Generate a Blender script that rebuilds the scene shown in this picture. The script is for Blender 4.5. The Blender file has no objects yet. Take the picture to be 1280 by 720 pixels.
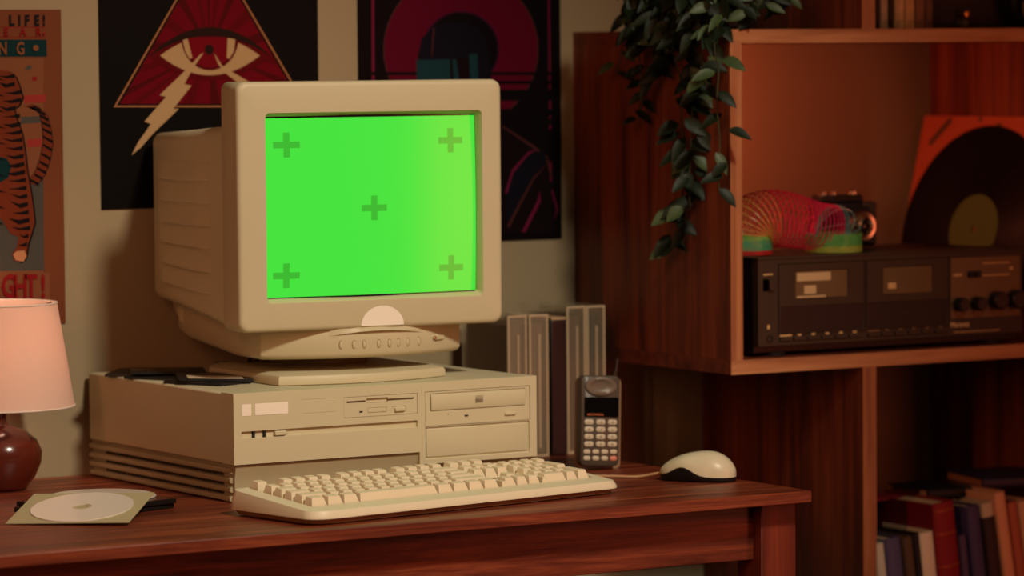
import bpy, bmesh, math, random
from mathutils import Vector, Matrix
sc = bpy.context.scene
C = bpy.data.collections.new('room'); sc.collection.children.link(C)
sc.view_settings.view_transform = 'Standard'; sc.view_settings.look = 'None'
sc.view_settings.exposure = 0.0; sc.view_settings.gamma = 1.0
sc.view_settings.use_curve_mapping = False
R = math.radians
# ------------------------------------------------------------------ camera
FPX = 4838.0
CP = Vector((-2.10633, -4.12161, 0.53359)); TH, PT, RL = 0.5448, 0.0599, -0.0084
fw = Vector((math.sin(TH)*math.cos(PT), math.cos(TH)*math.cos(PT), -math.sin(PT)))
r0 = Vector((math.cos(TH), -math.sin(TH), 0)); u0 = r0.cross(fw)
rt = r0*math.cos(RL) + u0*math.sin(RL); up = -r0*math.sin(RL) + u0*math.cos(RL)
cam = bpy.data.cameras.new('camera'); co = bpy.data.objects.new('camera', cam); C.objects.link(co)
cam.sensor_width = 36; cam.lens = FPX/1280*36; cam.clip_start = .05; cam.clip_end = 60
m = Matrix((rt, up, -fw)).transposed().to_4x4(); m.translation = CP; co.matrix_world = m
cam.dof.use_dof = True; cam.dof.focus_distance = 4.62; cam.dof.aperture_fstop = 4.0
sc.camera = co
def at(x, y, n, v):
    """point where the sight line through (x,y) of the 1280x720 frame meets plane n.P = v"""
    d = fw*FPX + rt*(x-640) - up*(y-360); n = Vector(n)
    return CP + d*((v - CP.dot(n))/d.dot(n))
# ------------------------------------------------------------------ materials
def lin(c): c /= 255; return c/12.92 if c <= .04045 else ((c+.055)/1.055)**2.4
def S(r, g, b): return (lin(r), lin(g), lin(b), 1)
def newmat(name):
    m = bpy.data.materials.new(name); m.use_nodes = True
    nt = m.node_tree; return m, nt, nt.nodes['Principled BSDF']
def mat(name, col, rough=.5, metal=0, var=.08, scale=30, bump=0, spec=.5, emis=None, es=0, coat=0, trans=0, ior=1.45, alpha=1, bscale=None, sss=0):
    m, nt, p = newmat(name); N = nt.nodes.new; L = nt.links.new
    tc = N('ShaderNodeTexCoord'); no = N('ShaderNodeTexNoise'); no.inputs['Scale'].default_value = scale; no.inputs['Detail'].default_value = 5
    L(tc.outputs['Object'], no.inputs['Vector'])
    mx = N('ShaderNodeMix'); mx.data_type = 'RGBA'
    mx.inputs[6].default_value = tuple(min(1, c*(1-var)) for c in col[:3])+(1,)
    mx.inputs[7].default_value = tuple(min(1, c*(1+var)) for c in col[:3])+(1,)
    L(no.outputs['Fac'], mx.inputs[0]); L(mx.outputs[2], p.inputs['Base Color'])
    p.inputs['Roughness'].default_value = rough; p.inputs['Metallic'].default_value = metal
    p.inputs['Specular IOR Level'].default_value = spec; p.inputs['Coat Weight'].default_value = coat
    p.inputs['Transmission Weight'].default_value = trans; p.inputs['IOR'].default_value = ior
    p.inputs['Alpha'].default_value = alpha
    if sss: p.inputs['Subsurface Weight'].default_value = sss; p.inputs['Subsurface Scale'].default_value = .01
    if emis: p.inputs['Emission Color'].default_value = emis; p.inputs['Emission Strength'].default_value = es
    if bump:
        b = N('ShaderNodeBump'); b.inputs['Strength'].default_value = bump; b.inputs['Distance'].default_value = .001
        n2 = N('ShaderNodeTexNoise'); n2.inputs['Scale'].default_value = bscale or scale*6; L(tc.outputs['Object'], n2.inputs['Vector'])
        L(n2.outputs['Fac'], b.inputs['Height']); L(b.outputs['Normal'], p.inputs['Normal'])
    return m
def wood(name, c1, c2, c3, axis=0, rough=.4, sc_=1.0, planks=None):
    m, nt, p = newmat(name); N = nt.nodes.new; L = nt.links.new
    tc = N('ShaderNodeTexCoord'); mp = N('ShaderNodeMapping'); L(tc.outputs['Object'], mp.inputs['Vector'])
    s = [22*sc_]*3; s[axis] = 1.3*sc_; mp.inputs['Scale'].default_value = s
    n1 = N('ShaderNodeTexNoise'); n1.inputs['Scale'].default_value = 1.6; n1.inputs['Detail'].default_value = 9; n1.inputs['Roughness'].default_value = .65; n1.inputs['Distortion'].default_value = .6
    L(mp.outputs[0], n1.inputs['Vector'])
    cr = N('ShaderNodeValToRGB'); e = cr.color_ramp.elements
    e[0].position = .36; e[0].color = c1; e[1].position = .66; e[1].color = c3; k = e.new(.5); k.color = c2
    L(n1.outputs['Fac'], cr.inputs[0])
    n2 = N('ShaderNodeTexNoise'); n2.inputs['Scale'].default_value = 5; n2.inputs['Detail'].default_value = 3; L(mp.outputs[0], n2.inputs['Vector'])
    mx = N('ShaderNodeMix'); mx.data_type = 'RGBA'; mx.blend_type = 'MULTIPLY'; mx.inputs[0].default_value = .45
    g = N('ShaderNodeMapRange'); g.inputs[3].default_value = .55; g.inputs[4].default_value = 1.2; L(n2.outputs['Fac'], g.inputs[0])
    L(cr.outputs[0], mx.inputs[6]); L(g.outputs[0], mx.inputs[7]); L(mx.outputs[2], p.inputs['Base Color'])
    b = N('ShaderNodeBump'); b.inputs['Strength'].default_value = .35; b.inputs['Distance'].default_value = .002
    L(n1.outputs['Fac'], b.inputs['Height']); L(b.outputs['Normal'], p.inputs['Normal'])
    p.inputs['Roughness'].default_value = rough
    return m
BEIGE = mat('beige_plastic', S(200,193,160), .5, var=.03, scale=8, bump=.12, bscale=900)
BEIGE2 = mat('bezel_plastic', S(196,186,152), .48, var=.03, scale=6, bump=.1, bscale=900)
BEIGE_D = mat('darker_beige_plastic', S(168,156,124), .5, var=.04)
KEYM = mat('keycap_plastic', S(222,208,178), .5, var=.03)
KEYB = mat('keyboard_shell_plastic', S(222,212,182), .45, var=.03)
TAN = mat('tan_plastic', S(140,100,66), .5, var=.05)
BLACK = mat('black_plastic', S(18,16,15), .4, var=.2)
BLACKM = mat('matte_black', S(14,12,12), .7, var=.2)
WHITE = mat('white_sticker', S(242,234,218), .5, var=.01)
DARK = mat('dark_slot', S(26,20,14), .8, var=.1)
WALLM = mat('painted_plaster', S(154,136,106), .85, var=.05, scale=3, bump=.15, bscale=120)
CHROME = mat('brushed_chrome', S(205,190,165), .25, 1, var=.1)
GOLD = mat('brass_metal', S(200,150,80), .3, 1, var=.1)
DESKW = wood('red_brown_desk_wood', S(70,24,12), S(112,46,25), S(160,80,46), 0, .42, 1.5)
DESKL = wood('red_brown_leg_wood', S(74,24,13), S(108,38,21), S(134,56,32), 2, .45)
SHX = wood('pine_wood_across', S(150,92,56), S(186,124,80), S(206,150,102), 0, .5)
SHZ = wood('pine_wood_upright', S(138,78,46), S(170,104,64), S(192,130,86), 2, .5)
SHD = wood('stained_wood_upright', S(84,34,18), S(122,54,29), S(150,74,42), 2, .5)
SHDX = wood('stained_wood_across', S(84,34,19), S(116,52,30), S(138,66,40), 0, .5)
FLOORM = wood('floor_boards', S(70,44,28), S(96,62,40), S(120,80,54), 0, .5)
# ------------------------------------------------------------------ mesh helpers
class B:
    def __init__(s): s.b = bmesh.new()
    def poly(s, pts, mi=0):
        f = s.b.faces.new([s.b.verts.new(p) for p in pts]); f.material_index = mi; return f
    def box(s, x0, x1, y0, y1, z0, z1, mi=0):
        v = [s.b.verts.new((x, y, z)) for x in (x0, x1) for y in (y0, y1) for z in (z0, z1)]
        for q in ((0,1,3,2), (4,6,7,5), (0,4,5,1), (2,3,7,6), (0,2,6,4), (1,5,7,3)):
            s.b.faces.new([v[i] for i in q]).material_index = mi
        return v
    def loft(s, loops, mi=0, cap0=True, cap1=True, closed=True):
        vs = [[s.b.verts.new(p) for p in l] for l in loops]
        for a, c in zip(vs, vs[1:]):
            n = len(a)
            for i in range(n if closed else n-1):
                s.b.faces.new([a[i], a[(i+1) % n], c[(i+1) % n], c[i]]).material_index = mi
        if cap0: s.b.faces.new(vs[0][::-1]).material_index = mi
        if cap1: s.b.faces.new(vs[-1]).material_index = mi
        return vs
    def lathe(s, prof, n=48, c=(0,0,0), axis='z', mi=0, cap0=True, cap1=True):
        def P(r, h, a):
            x, y = r*math.cos(a), r*math.sin(a)
            return {'z': (c[0]+x, c[1]+y, c[2]+h), 'y': (c[0]+x, c[1]+h, c[2]+y), 'x': (c[0]+h, c[1]+x, c[2]+y)}[axis]
        return s.loft([[P(r, h, 2*math.pi*i/n) for i in range(n)] for r, h in prof], mi, cap0, cap1)
    def tube(s, pts, r, n=8, mi=0, close=False):
        pts = [Vector(p) for p in pts]; loops = []; nrm = None
        for i, p in enumerate(pts):
            if close: t = (pts[(i+1) % len(pts)] - pts[i-1])
            else: t = (pts[min(i+1, len(pts)-1)] - pts[max(i-1, 0)])
            t.normalize()
            if nrm is None: nrm = t.orthogonal().normalized()
            nrm = (nrm - t*nrm.dot(t)).normalized(); bn = t.cross(nrm)
            rr = r[i] if isinstance(r, (list, tuple)) else r
            loops.append([p + (nrm*math.cos(2*math.pi*k/n) + bn*math.sin(2*math.pi*k/n))*rr for k in range(n)])
        if close: loops.append(loops[0])
        return s.loft(loops, mi, not close, not close)
    def prism(s, poly, axis, a0, a1, mi=0):
        f = {'x': lambda p, a: (a, p[0], p[1]), 'y': lambda p, a: (p[0], a, p[1]), 'z': lambda p, a: (p[0], p[1], a)}[axis]
        s.loft([[f(p, a0) for p in poly], [f(p, a1) for p in poly]], mi)
    def relief(s, xs, zs, rects, x0, x1, z0, z1, back, base=0, mask=None, mi=0):
        """a front panel facing -y with stepped recesses: rects = (x0,x1,z0,z1,depth[,mi])"""
        xs = sorted(set(round(v, 5) for v in [x0, x1]+list(xs)+[q for r in rects for q in r[:2]] if x0-1e-6 <= v <= x1+1e-6))
        zs = sorted(set(round(v, 5) for v in [z0, z1]+list(zs)+[q for r in rects for q in r[2:4]] if z0-1e-6 <= v <= z1+1e-6))
        def D(i, j):
            if not (0 <= i < len(xs)-1 and 0 <= j < len(zs)-1): return back, mi
            cx, cz = (xs[i]+xs[i+1])/2, (zs[j]+zs[j+1])/2
            if mask and not mask(cx, cz): return back, mi
            d = (base, mi)
            for r in rects:
                if r[0] < cx < r[1] and r[2] < cz < r[3]: d = (r[4], r[5] if len(r) > 5 else mi)
            return d
        for i in range(-1, len(xs)-1):
            for j in range(-1, len(zs)-1):
                d, mm = D(i, j)
                if i >= 0 and j >= 0 and d != back:
                    s.poly([(xs[i], d, zs[j]), (xs[i+1], d, zs[j]), (xs[i+1], d, zs[j+1]), (xs[i], d, zs[j+1])], mm)
                e, me = D(i+1, j)
                if j >= 0 and e != d:
                    x = xs[i+1]; s.poly([(x, d, zs[j]), (x, e, zs[j]), (x, e, zs[j+1]), (x, d, zs[j+1])] , mm if d > e else me)
                e, me = D(i, j+1)
                if i >= 0 and e != d:
                    z = zs[j+1]; s.poly([(xs[i], d, z), (xs[i], e, z), (xs[i+1], e, z), (xs[i+1], d, z)], mm if d > e else me)
        bmesh.ops.remove_doubles(s.b, verts=s.b.verts, dist=1e-6)
    def xf(s, M): bmesh.ops.transform(s.b, matrix=M, verts=s.b.verts); return s
def rrect(x0, x1, z0, z1, r, n=5):
    out = []
    for cx, cz, a0 in ((x1-r, z1-r, 0), (x0+r, z1-r, 90), (x0+r, z0+r, 180), (x1-r, z0+r, 270)):
        for k in range(n+1):
            a = R(a0+90*k/n); out.append((cx+r*math.cos(a), cz+r*math.sin(a)))
    return out
def obj(name, b, mats, parent=None, loc=(0,0,0), rot=(0,0,0), bev=0, seg=2, smooth=35, sub=0, kind=None, label=None, norm=True, bevang=40):
    me = bpy.data.meshes.new(name)
    if norm: bmesh.ops.recalc_face_normals(b.b, faces=b.b.faces)
    b.b.to_mesh(me); b.b.free()
    for q in (mats if isinstance(mats, (list, tuple)) else [mats]): me.materials.append(q)
    for p in me.polygons: p.use_smooth = True
    if smooth < 180: me.set_sharp_from_angle(angle=R(smooth if not bev else 60))
    o = bpy.data.objects.new(name, me); C.objects.link(o)
    o.location = loc; o.rotation_euler = rot
    if parent: o.parent = parent
    if bev:
        md = o.modifiers.new('bevel', 'BEVEL'); md.width = bev; md.segments = seg; md.limit_method = 'ANGLE'; md.angle_limit = R(bevang); md.harden_normals = False
    if sub:
        md = o.modifiers.new('sub', 'SUBSURF'); md.levels = sub; md.render_levels = sub
    if kind: o['kind'] = kind
    if label: o['label'] = label
    return o
def tag(o, label, cat, group=None):
    o['label'] = label; o['category'] = cat
    if group: o['group'] = group
    return o
def thing(name, label, cat, loc=(0,0,0), rz=0, group=None, rot=None):
    o = bpy.data.objects.new(name, None); C.objects.link(o); o.empty_display_size = .02
    o.location = loc; o.rotation_euler = rot or (0, 0, rz)
    return tag(o, label, cat, group)
def structure(name, b, m, **k): return obj(name, b, m, kind='structure', **k)
def dup(o, parent=None):
    c = o.copy(); C.objects.link(c)
    if parent: c.parent = parent
    for ch in list(o.children): dup(ch, c)
    return c
def text_into(b, s, size, M, mi=0, depth=0.0, bold=.0, sx=1, align='LEFT'):
    cu = bpy.data.curves.new('t', 'FONT'); cu.body = s; cu.size = size; cu.offset = bold; cu.extrude = depth; cu.align_x = align
    cu.resolution_u = 2
    o = bpy.data.objects.new('t', cu); C.objects.link(o)
    dg = bpy.context.evaluated_depsgraph_get(); dg.update()
    me = bpy.data.meshes.new_from_object(o.evaluated_get(dg))
    base = [b.b.verts.new(M @ Vector((v.co.x*sx, v.co.y, v.co.z))) for v in me.vertices]
    for p in me.polygons:
        try: b.b.faces.new([base[i] for i in p.vertices]).material_index = mi
        except ValueError: pass
    bpy.data.objects.remove(o); bpy.data.curves.remove(cu); bpy.data.meshes.remove(me)
FRONT = lambda x, y, z: Matrix.Translation((x, y, z)) @ Matrix.Rotation(R(90), 4, 'X')   # text facing -y
random.seed(7)
WY = .408
# ------------------------------------------------------------------ room
b = B(); b.box(-3.2, 2.6, WY, WY+.1, -.73, 2.5); structure('wall_back', b, WALLM)
b = B(); b.box(2.6, 2.7, -4.6, WY+.1, -.73, 2.5); structure('wall_right', b, WALLM)
b = B(); b.box(-3.2, 2.6, -5.5, WY+.1, -.78, -.73); structure('floor', b, FLOORM)
b = B(); b.box(-3.2, .94, WY-.012, WY, -.73, -.64); structure('baseboard_back', b, mat('skirting_paint', S(180,168,140), .6), bev=.003)
# ------------------------------------------------------------------ desk
desk = thing('desk', 'red-brown stained wooden desk carrying the computer', 'desk')
b = B(); b.box(-.8, .6455, -.284, .406, -.0145, 0); obj('tabletop', b, DESKW, desk, bev=.0012)
b = B(); b.box(-.75, .592, -.236, -.216, -.086, -.0145); b.box(-.75, .592, .36, .38, -.086, -.0145); b.box(.60, .62, -.22, .36, -.086, -.0145)
obj('apron', b, DESKW, desk, bev=.001)
for lx in (-.79, .592):
    for ly in (-.252, .34):
        b = B(); b.box(lx, lx+.052, ly, ly+.052, -.73, -.0145); obj('leg', b, DESKL, desk, bev=.0015)
# ------------------------------------------------------------------ bookcase
shelf = thing('bookcase', 'open-backed wooden bookcase with square compartments right of the desk', 'bookcase', (1.05, .2, -.73))
SY0, SY1, SX0, SX1 = .026, .4075, .74, 1.375
def shp(name, x0, x1, z0, z1, up_):
    b = B(); b.box(x0-1.05, x1-1.05, SY0+.0012-.2, SY1-.2, z0+.73, z1+.73); o = obj(name, b, SHD if up_ else SHDX, shelf, bev=.0005)
    b = B(); b.box(x0-1.05, x1-1.05, SY0-.2, SY0+.0012-.2, z0+.73, z1+.73); obj('front_edge', b, SHZ if up_ else SHX, o, label='pale raw wood front edge')
shp('shelf_board', SX0, SX1, .1165, .135, 0)
shp('shelf_board', SX0, SX1, .5475, .5655, 0)
shp('shelf_board', .945, SX1, .98, .998, 0)  # unseen top board, added to shade the upper compartment
shp('shelf_board', .9735, 1.356, -.345, -.327, 0)
shp('side_panel', SX0, .7585, .135, .5475, 1)
shp('side_panel', 1.356, SX1, .135, .5475, 1)
shp('side_panel', 1.356, SX1, .5655, .98, 1)
shp('side_panel', 1.356, SX1, -.73, .1165, 1)
shp('side_panel', .952, .9735, -.73, .1165, 1)
shp('divider', .952, .9735, .5655, .98, 1)
# ------------------------------------------------------------------ desktop computer
pc = thing('desktop_computer', 'horizontal beige desktop computer case under the monitor', 'computer', (0,0,0), .0151)
b = B(); b.box(.0012, .4288, .032, .398, .0460, .1322); obj('case_cover', b, BEIGE, pc, bev=.0025)
b = B()
fd = (.1521, .2563, .0945, .1200); cd = (.2668, .4205, .0773, .1207); bay = (.2668, .4190, .0368, .0765)
b.relief([.2587], [.0465], [(.0104,.2559,.0778,.0862,.004), fd+(.008,), cd+(.008,), bay+(.0022,),
    (.094,.1405,.1195,.1203,.0006), (.094,.1405,.1030,.1036,.0006), (.2612,.2624,.034,.127,.0005)],
    0, .43, .0310, .1325, .0315, mask=lambda x, z: x > .2587 or z > .0465)
obj('front_panel', b, BEIGE, pc, bev=.0009)
for x0, x1 in ((.0112, .0240), (.0292, .0742)):
    b = B(); b.poly([(x0, -.0004, .1050), (x1, -.0004, .1050), (x1, -.0004, .1192), (x0, -.0004, .1192)])
    obj('sticker', b, WHITE, pc, norm=False, label='blank white sticker')
for x in (.0265, .0412):
    b = B(); b.box(x, x+.0028, .001, .0045, .0775, .0860); obj('indicator_window', b, DARK, pc)
b = B(); b.box(.0560, .0718, -.0012, .0045, .0788, .0846); obj('power_button', b, BEIGE, pc, bev=.0012)
# floppy drive
b = B()
b.relief([], [], [(.1565,.1845,.1125,.1148,.006), (.1845,.2145,.1105,.1168,.004), (.2145,.2520,.1125,.1148,.006),
  (.1855,.2125,.0990,.1052,.0014), (.2205,.2395,.0968,.1052,.0014)], .1524, .2560, .0948, .1197, .0079, base=.0006)
f = obj('floppy_drive', b, BEIGE, pc, bev=.0004)
b = B(); b.box(.186, .212, .0004, .002, .0995, .1046); obj('slot_tab', b, BEIGE, f, bev=.0005)
b = B(); b.box(.2235, .2380, -.0018, .002, .0988, .1036); obj('eject_button', b, BEIGE, f, bev=.0008)
b = B(); b.box(.1738, .1782, 0, .001, .1004, .1020); obj('indicator_light', b, DARK, f)
b = B(); b.box(.1845, .2145, .0038, .0044, .1105, .1118); b.box(.1565, .1840, .0058, .0062, .1125, .1148); b.box(.215, .252, .0058, .0062, .1125, .1148); obj('slot_painted_shade', b, BEIGE_D, f)  # darker beige strips stand in for the shade inside the slots
# cd drive
b = B(); b.relief([], [], [(.2745,.4130,.0962,.1180,.002), (.3000,.3012,.0905,.0917,.003), (.3225,.3300,.0868,.0890,.0012)], .2674, .4199, .0779, .1201, .0079, base=.0006)
c_ = obj('optical_drive', b, BEIGE, pc, bev=.0004)
b = B(); prof = [(.0020,.0966), (-.0006,.0970), (-.0016,.1000), (-.0016,.1120), (-.0004,.1168), (.0020,.1174)]
b.prism(prof, 'x', .2752, .4122); obj('tray_door', b, BEIGE, c_, bev=.0003)
b = B()
for k in range(4): b.box(.3385, .3505, -.00185, -.0010, .1035+k*.0018, .1044+k*.0018)
text_into(b, 'COMPACT', .0026, FRONT(.3385, -.0019, .1106)); text_into(b, 'disc', .0066, FRONT(.3385, -.0020, .1040), bold=.0001)
obj('disc_logo', b, mat('grey_print', S(120,108,84), .6), c_)
b = B(); b.box(.3825, .3985, -.0016, .001, .0852, .0892); obj('eject_button', b, BEIGE, c_, bev=.0009)
b = B(); b.box(.3246, .3290, 0, .0014, .0873, .0886); obj('indicator_light', b, DARK, c_)
b = B(); b.box(.3265, .3282, -.0004, .001, .0873, .0884); obj('headphone_jack', b, DARK, c_)
b = B(); b.prism([(.002,.0385), (.0006,.0400), (.0006,.0735), (.002,.0750)], 'x', .2690, .4168); obj('bay_cover', b, BEIGE, pc, bev=.0003)
# plinth
b = B()
prof = []
for zc in (.0048, .0158, .0268, .0385):
    prof += [(.0060, zc-.0040), (.0010, zc-.0028), (.0, zc), (.0010, zc+.0028), (.0060, zc+.0040)]
prof += [(.0045, .0455), (.03, .0455), (.03, 0)]
b.prism(prof, 'y', .012, .397)
b.box(.03, .43, .03, .397, 0, .0455)
fp = [(.006,.0), (.004,.004), (.006,.010), (.0075,.018), (.0075,.030), (.005,.040), (.004,.0455), (.035,.0455), (.035,0)]
b.prism(fp, 'x', .0045, .43)
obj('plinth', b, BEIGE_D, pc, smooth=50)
b = B()
for zc in (.0103, .0213, .0326):
    for k in range(56):
        y = .035 + k*.0058; b.box(.0052, .0066, y, y+.0034, zc-.0017, zc+.0017)
obj('side_vent', b, DARK, pc, label='rows of small dark ventilation slots')
# ------------------------------------------------------------------ monitor
MO = Vector((.2214, .05, .1991)); MYW = -.0801
mon = thing('crt_monitor', 'beige CRT monitor showing a green tracking screen', 'monitor', MO, MYW)
b = B()
def lp(x0, x1, z0, z1, r, y, bulge=0): return [(x, y + bulge*(x/.18)**2, z) for x, z in rrect(x0, x1, z0, z1, r, 6)]
H = .3056
loops = [lp(-.175,.175,.004,H-.004,.010,.058), lp(-.179,.179,0,H,.010,.050), lp(-.179,.179,0,H,.012,.007), lp(-.1785,.1785,.0006,H-.0006,.012,.003), lp(-.1760,.1760,.003,H-.003,.0115,.0006), lp(-.173,.173,.006,H-.006,.010,0),
   lp(-.1425,.1515,.0350,.2675,.006,0), lp(-.1420,.1510,.0356,.2669,.005,.0008), lp(-.1390,.1480,.0400,.2630,.003,.0080), lp(-.1390,.1480,.0400,.2630,.003,.030)]
b.loft(loops, 0, False, False)
bez = obj('front_bezel', b, BEIGE2, mon, smooth=50)
# screen (slightly bulged glass)
m_, nt, p = newmat('green_picture_tube'); N = nt.nodes.new; L = nt.links.new
tc = N('ShaderNodeTexCoord'); sp = N('ShaderNodeSeparateXYZ'); L(tc.outputs['Object'], sp.inputs[0])
def mth(op, a, c=None):
    n = N('ShaderNodeMath'); n.operation = op
    for i, v in enumerate((a, c)):
        if v is None: continue
        if isinstance(v, (int, float)): n.inputs[i].default_value = v
        else: L(v, n.inputs[i])
    return n.outputs[0]
def rect(cx, cz, hx, hz):
    return mth('MULTIPLY', mth('LESS_THAN', mth('ABSOLUTE', mth('SUBTRACT', sp.outputs[0], cx)), hx), mth('LESS_THAN', mth('ABSOLUTE', mth('SUBTRACT', sp.outputs[2], cz)), hz))
acc = None
for cx, cz in ((-.1105,.2281), (.1120,.2300), (.0037,.1485), (-.1125,.0680), (.1115,.0711)):
    q = mth('MAXIMUM', rect(cx, cz, .0172, .0040), rect(cx, cz, .0042, .0152)); acc = q if acc is None else mth('MAXIMUM', acc, q)
mx = N('ShaderNodeMix'); mx.data_type = 'RGBA'; mx.inputs[6].default_value = S(66,226,60); mx.inputs[7].default_value = S(56,184,46)
L(acc, mx.inputs[0]); L(mx.outputs[2], p.inputs['Emission Color'])
ins = rect(.00450, .1512, .1430, .1097)
L(mth('MULTIPLY', ins, 1.0), p.inputs['Emission Strength'])
p.inputs['Base Color'].default_value = (.01,.01,.01,1); p.inputs['Roughness'].default_value = .2; p.inputs['IOR'].default_value = 1.5
b = B(); nx, nz = 24, 18; g = {}
for i in range(nx+1):
    for j in range(nz+1):
        x = -.147+.303*i/nx; z = .028+.244*j/nz
        g[i,j] = b.b.verts.new((x, .0030+.0085*((x/.15)**2)+.004*(((z-.15)/.12)**2), z))
for i in range(nx):
    for j in range(nz): b.b.faces.new([g[i,j], g[i+1,j], g[i+1,j+1], g[i,j+1]])
obj('screen', b, m_, mon, smooth=180, norm=False)
# white half disc badge
b = B(); n = 28
pts = [(.0118+.0290*math.cos(math.pi*k/n), -.0005, .0030+.0245*math.sin(math.pi*k/n)) for k in range(n+1)]
b.poly(pts[::-1]); obj('badge', b, WHITE, mon, norm=False, label='blank white half-round badge')
# housing
b = B()
def hl(x, z0, z1, y, r, cr=.006):
    out = []
    for px, pz in rrect(-x, x, z0, z1, r, 6):
        if pz > (z0+z1)/2: pz += cr*(1-(px/x)**2)
        out.append((px, y, pz))
    return out
b.loft([hl(.170,.002,.254,.050,.012), hl(.170,.004,.2505,.080,.012), hl(.167,.017,.2440,.200,.012), hl(.164,.0265,.2385,.318,.012), hl(.158,.032,.232,.328,.010)], 0)
hs = obj('rear_housing', b, BEIGE, mon, smooth=50)
b = B()
sl = [(.1825,.1830), (.1556,.1547), (.1278,.1268), (.1031,.0989), (.0763,.0690), (.0525,.0420)]
for s_ in (-1, 1):
    b = B()
    for zb, zf in sl:
        up_ = .0225
        secs = []
        for k in range(9):
            t = k/8; y = .300+(.116-.300)*t; z = zb+(zf-zb)*t; x = s_*(.1645+(.1693-.1645)*t); pr = .0095*min(1, math.sin(math.pi*t)*2.0)
            secs.append([(x-s_*.002, y, z+up_), (x+s_*.0002, y, z+up_), (x+s_*pr, y, z+.0010), (x+s_*pr*.9, y, z-.0006), (x-s_*.002, y, z-.0015)])
        b.loft(secs)
    obj('side_louvre', b, BEIGE, hs, smooth=30)
b = B(); b.loft([hl(.140,-.012,.19,.30,.02,0), hl(.138,-.004,.185,.325,.025,0), hl(.11,.02,.16,.338,.03,0)])
obj('tube_cover', b, BEIGE, mon, smooth=60)
# chin: curved control panel under bezel running back below the housing
b = B()
def chin(z, gr, fy):
    pts = []
    n = 20
    for k in range(n+1):
        t = -1+2*k/n; x = t*(.136-gr); pts.append((x, fy+gr+.038*t*t*(1 if abs(t) < .95 else 1), z))
    pts += [(.138-gr, .12, z), (.136-gr, .28, z+.012), (.13-gr, .325-gr, z+.018), (-.13+gr, .325-gr, z+.018), (-.136+gr, .28, z+.012), (-.138+gr, .12, z)]
    return pts
b.loft([chin(.004, .001, .001), chin(-.004, 0, .0), chin(-.030, .0, .0), chin(-.0345, .002, .0), chin(-.0365, .006, .0)])
ch = obj('control_panel', b, BEIGE2, mon, smooth=50)
b = B()   # raised lip above the buttons
n = 16
lo = []
for k in range(n+1):
    t = -1+2*k/n; x = .007+t*.064; lift = .0065*(1-t*t)
    y0 = .038*(x/.136)**2
    lo.append([(x, y0-.0016*(1-t*t)-.0002, .0005), (x, y0-.0045*(1-t*t)-.0002, -.0085+lift*.9), (x, y0+.001, -.0095+lift*.9), (x, y0+.003, .0005)])
b.loft(lo); obj('lip', b, BEIGE2, ch, smooth=60)
bx = [-.0430, -.0265, -.0130, .0065, .0215, .0340, .0480, .0650]
for x in bx:
    b = B(); y0 = .038*(x/.136)**2
    b.lathe([(.0030, .0008), (.0030, -.0004), (.0024, -.0009)], 16, (0,0,0), 'y')
    b.xf(Matrix.Translation((x, y0, -.0195)) @ Matrix.Diagonal((.75, 1, 1.55, 1)))
    obj('button', b, BEIGE2, ch)
    b = B(); b.lathe([(.0037, .0004), (.0037, -.00015), (.0031, -.00015), (.0031, .0004)], 16, (0,0,0), 'y', cap0=False, cap1=False)
    b.xf(Matrix.Translation((x, y0, -.0195)) @ Matrix.Diagonal((.75, 1, 1.5, 1))); obj('button_gap', b, TAN, ch)
b = B(); b.prism(rrect(-.009, .009, -.0026, .0026, .0025), 'y', -.0022, .004); b.xf(Matrix.Translation((.0985, .038*(.0985/.136)**2-.0005, -.0165)) @ Matrix.Rotation(.50, 4, 'Z'))
obj('power_button', b, BEIGE2, ch, bev=.0006)
b = B(); b.lathe([(.0022, 0), (.0022, -.0014), (.0012, -.0022)], 12, (.0905, .038*(.0905/.136)**2-.0018, -.0165), 'y'); obj('power_light', b, CHROME, ch)
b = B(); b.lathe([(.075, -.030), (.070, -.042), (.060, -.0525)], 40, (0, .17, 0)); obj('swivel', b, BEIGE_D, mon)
# base plate
pl = []
for k in range(17):
    t = -1+2*k/16; pl.append((.216+t*.119, .064-.027*(1-t*t)))
pl += [(.3385, .082), (.338, .25), (.32, .29), (.12, .29), (.098, .25), (.0955, .075)]
ci = Matrix.Rotation(.0151, 4, 'Z'); inv = (Matrix.Translation(MO) @ Matrix.Rotation(MYW, 4, 'Z')).inverted()
cxm, cym = .217, .17
def plz(z, s): return [tuple(inv @ (ci @ Vector((cxm+(x-cxm)*s, cym+(y-cym)*s, z)))) for x, y in pl]
b = B(); b.loft([plz(.1323, .985), plz(.1335, 1), plz(.1405, 1), plz(.1440, .985), plz(.1470, .90)]); obj('base_plate', b, BEIGE2, mon, smooth=40)
# monitor cables
for dx, dy in ((-.083, .20), (-.071, .205), (-.052, .19)):
    b = B(); b.tube([(dx, dy, -.030), (dx+.001, dy, -.045), (dx, dy+.004, -.0610), (dx+.004, dy+.03, -.0625), (dx+.004, dy+.12, -.0625)], .0028, 8); obj('cable', b, BLACKM, mon)
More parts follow.
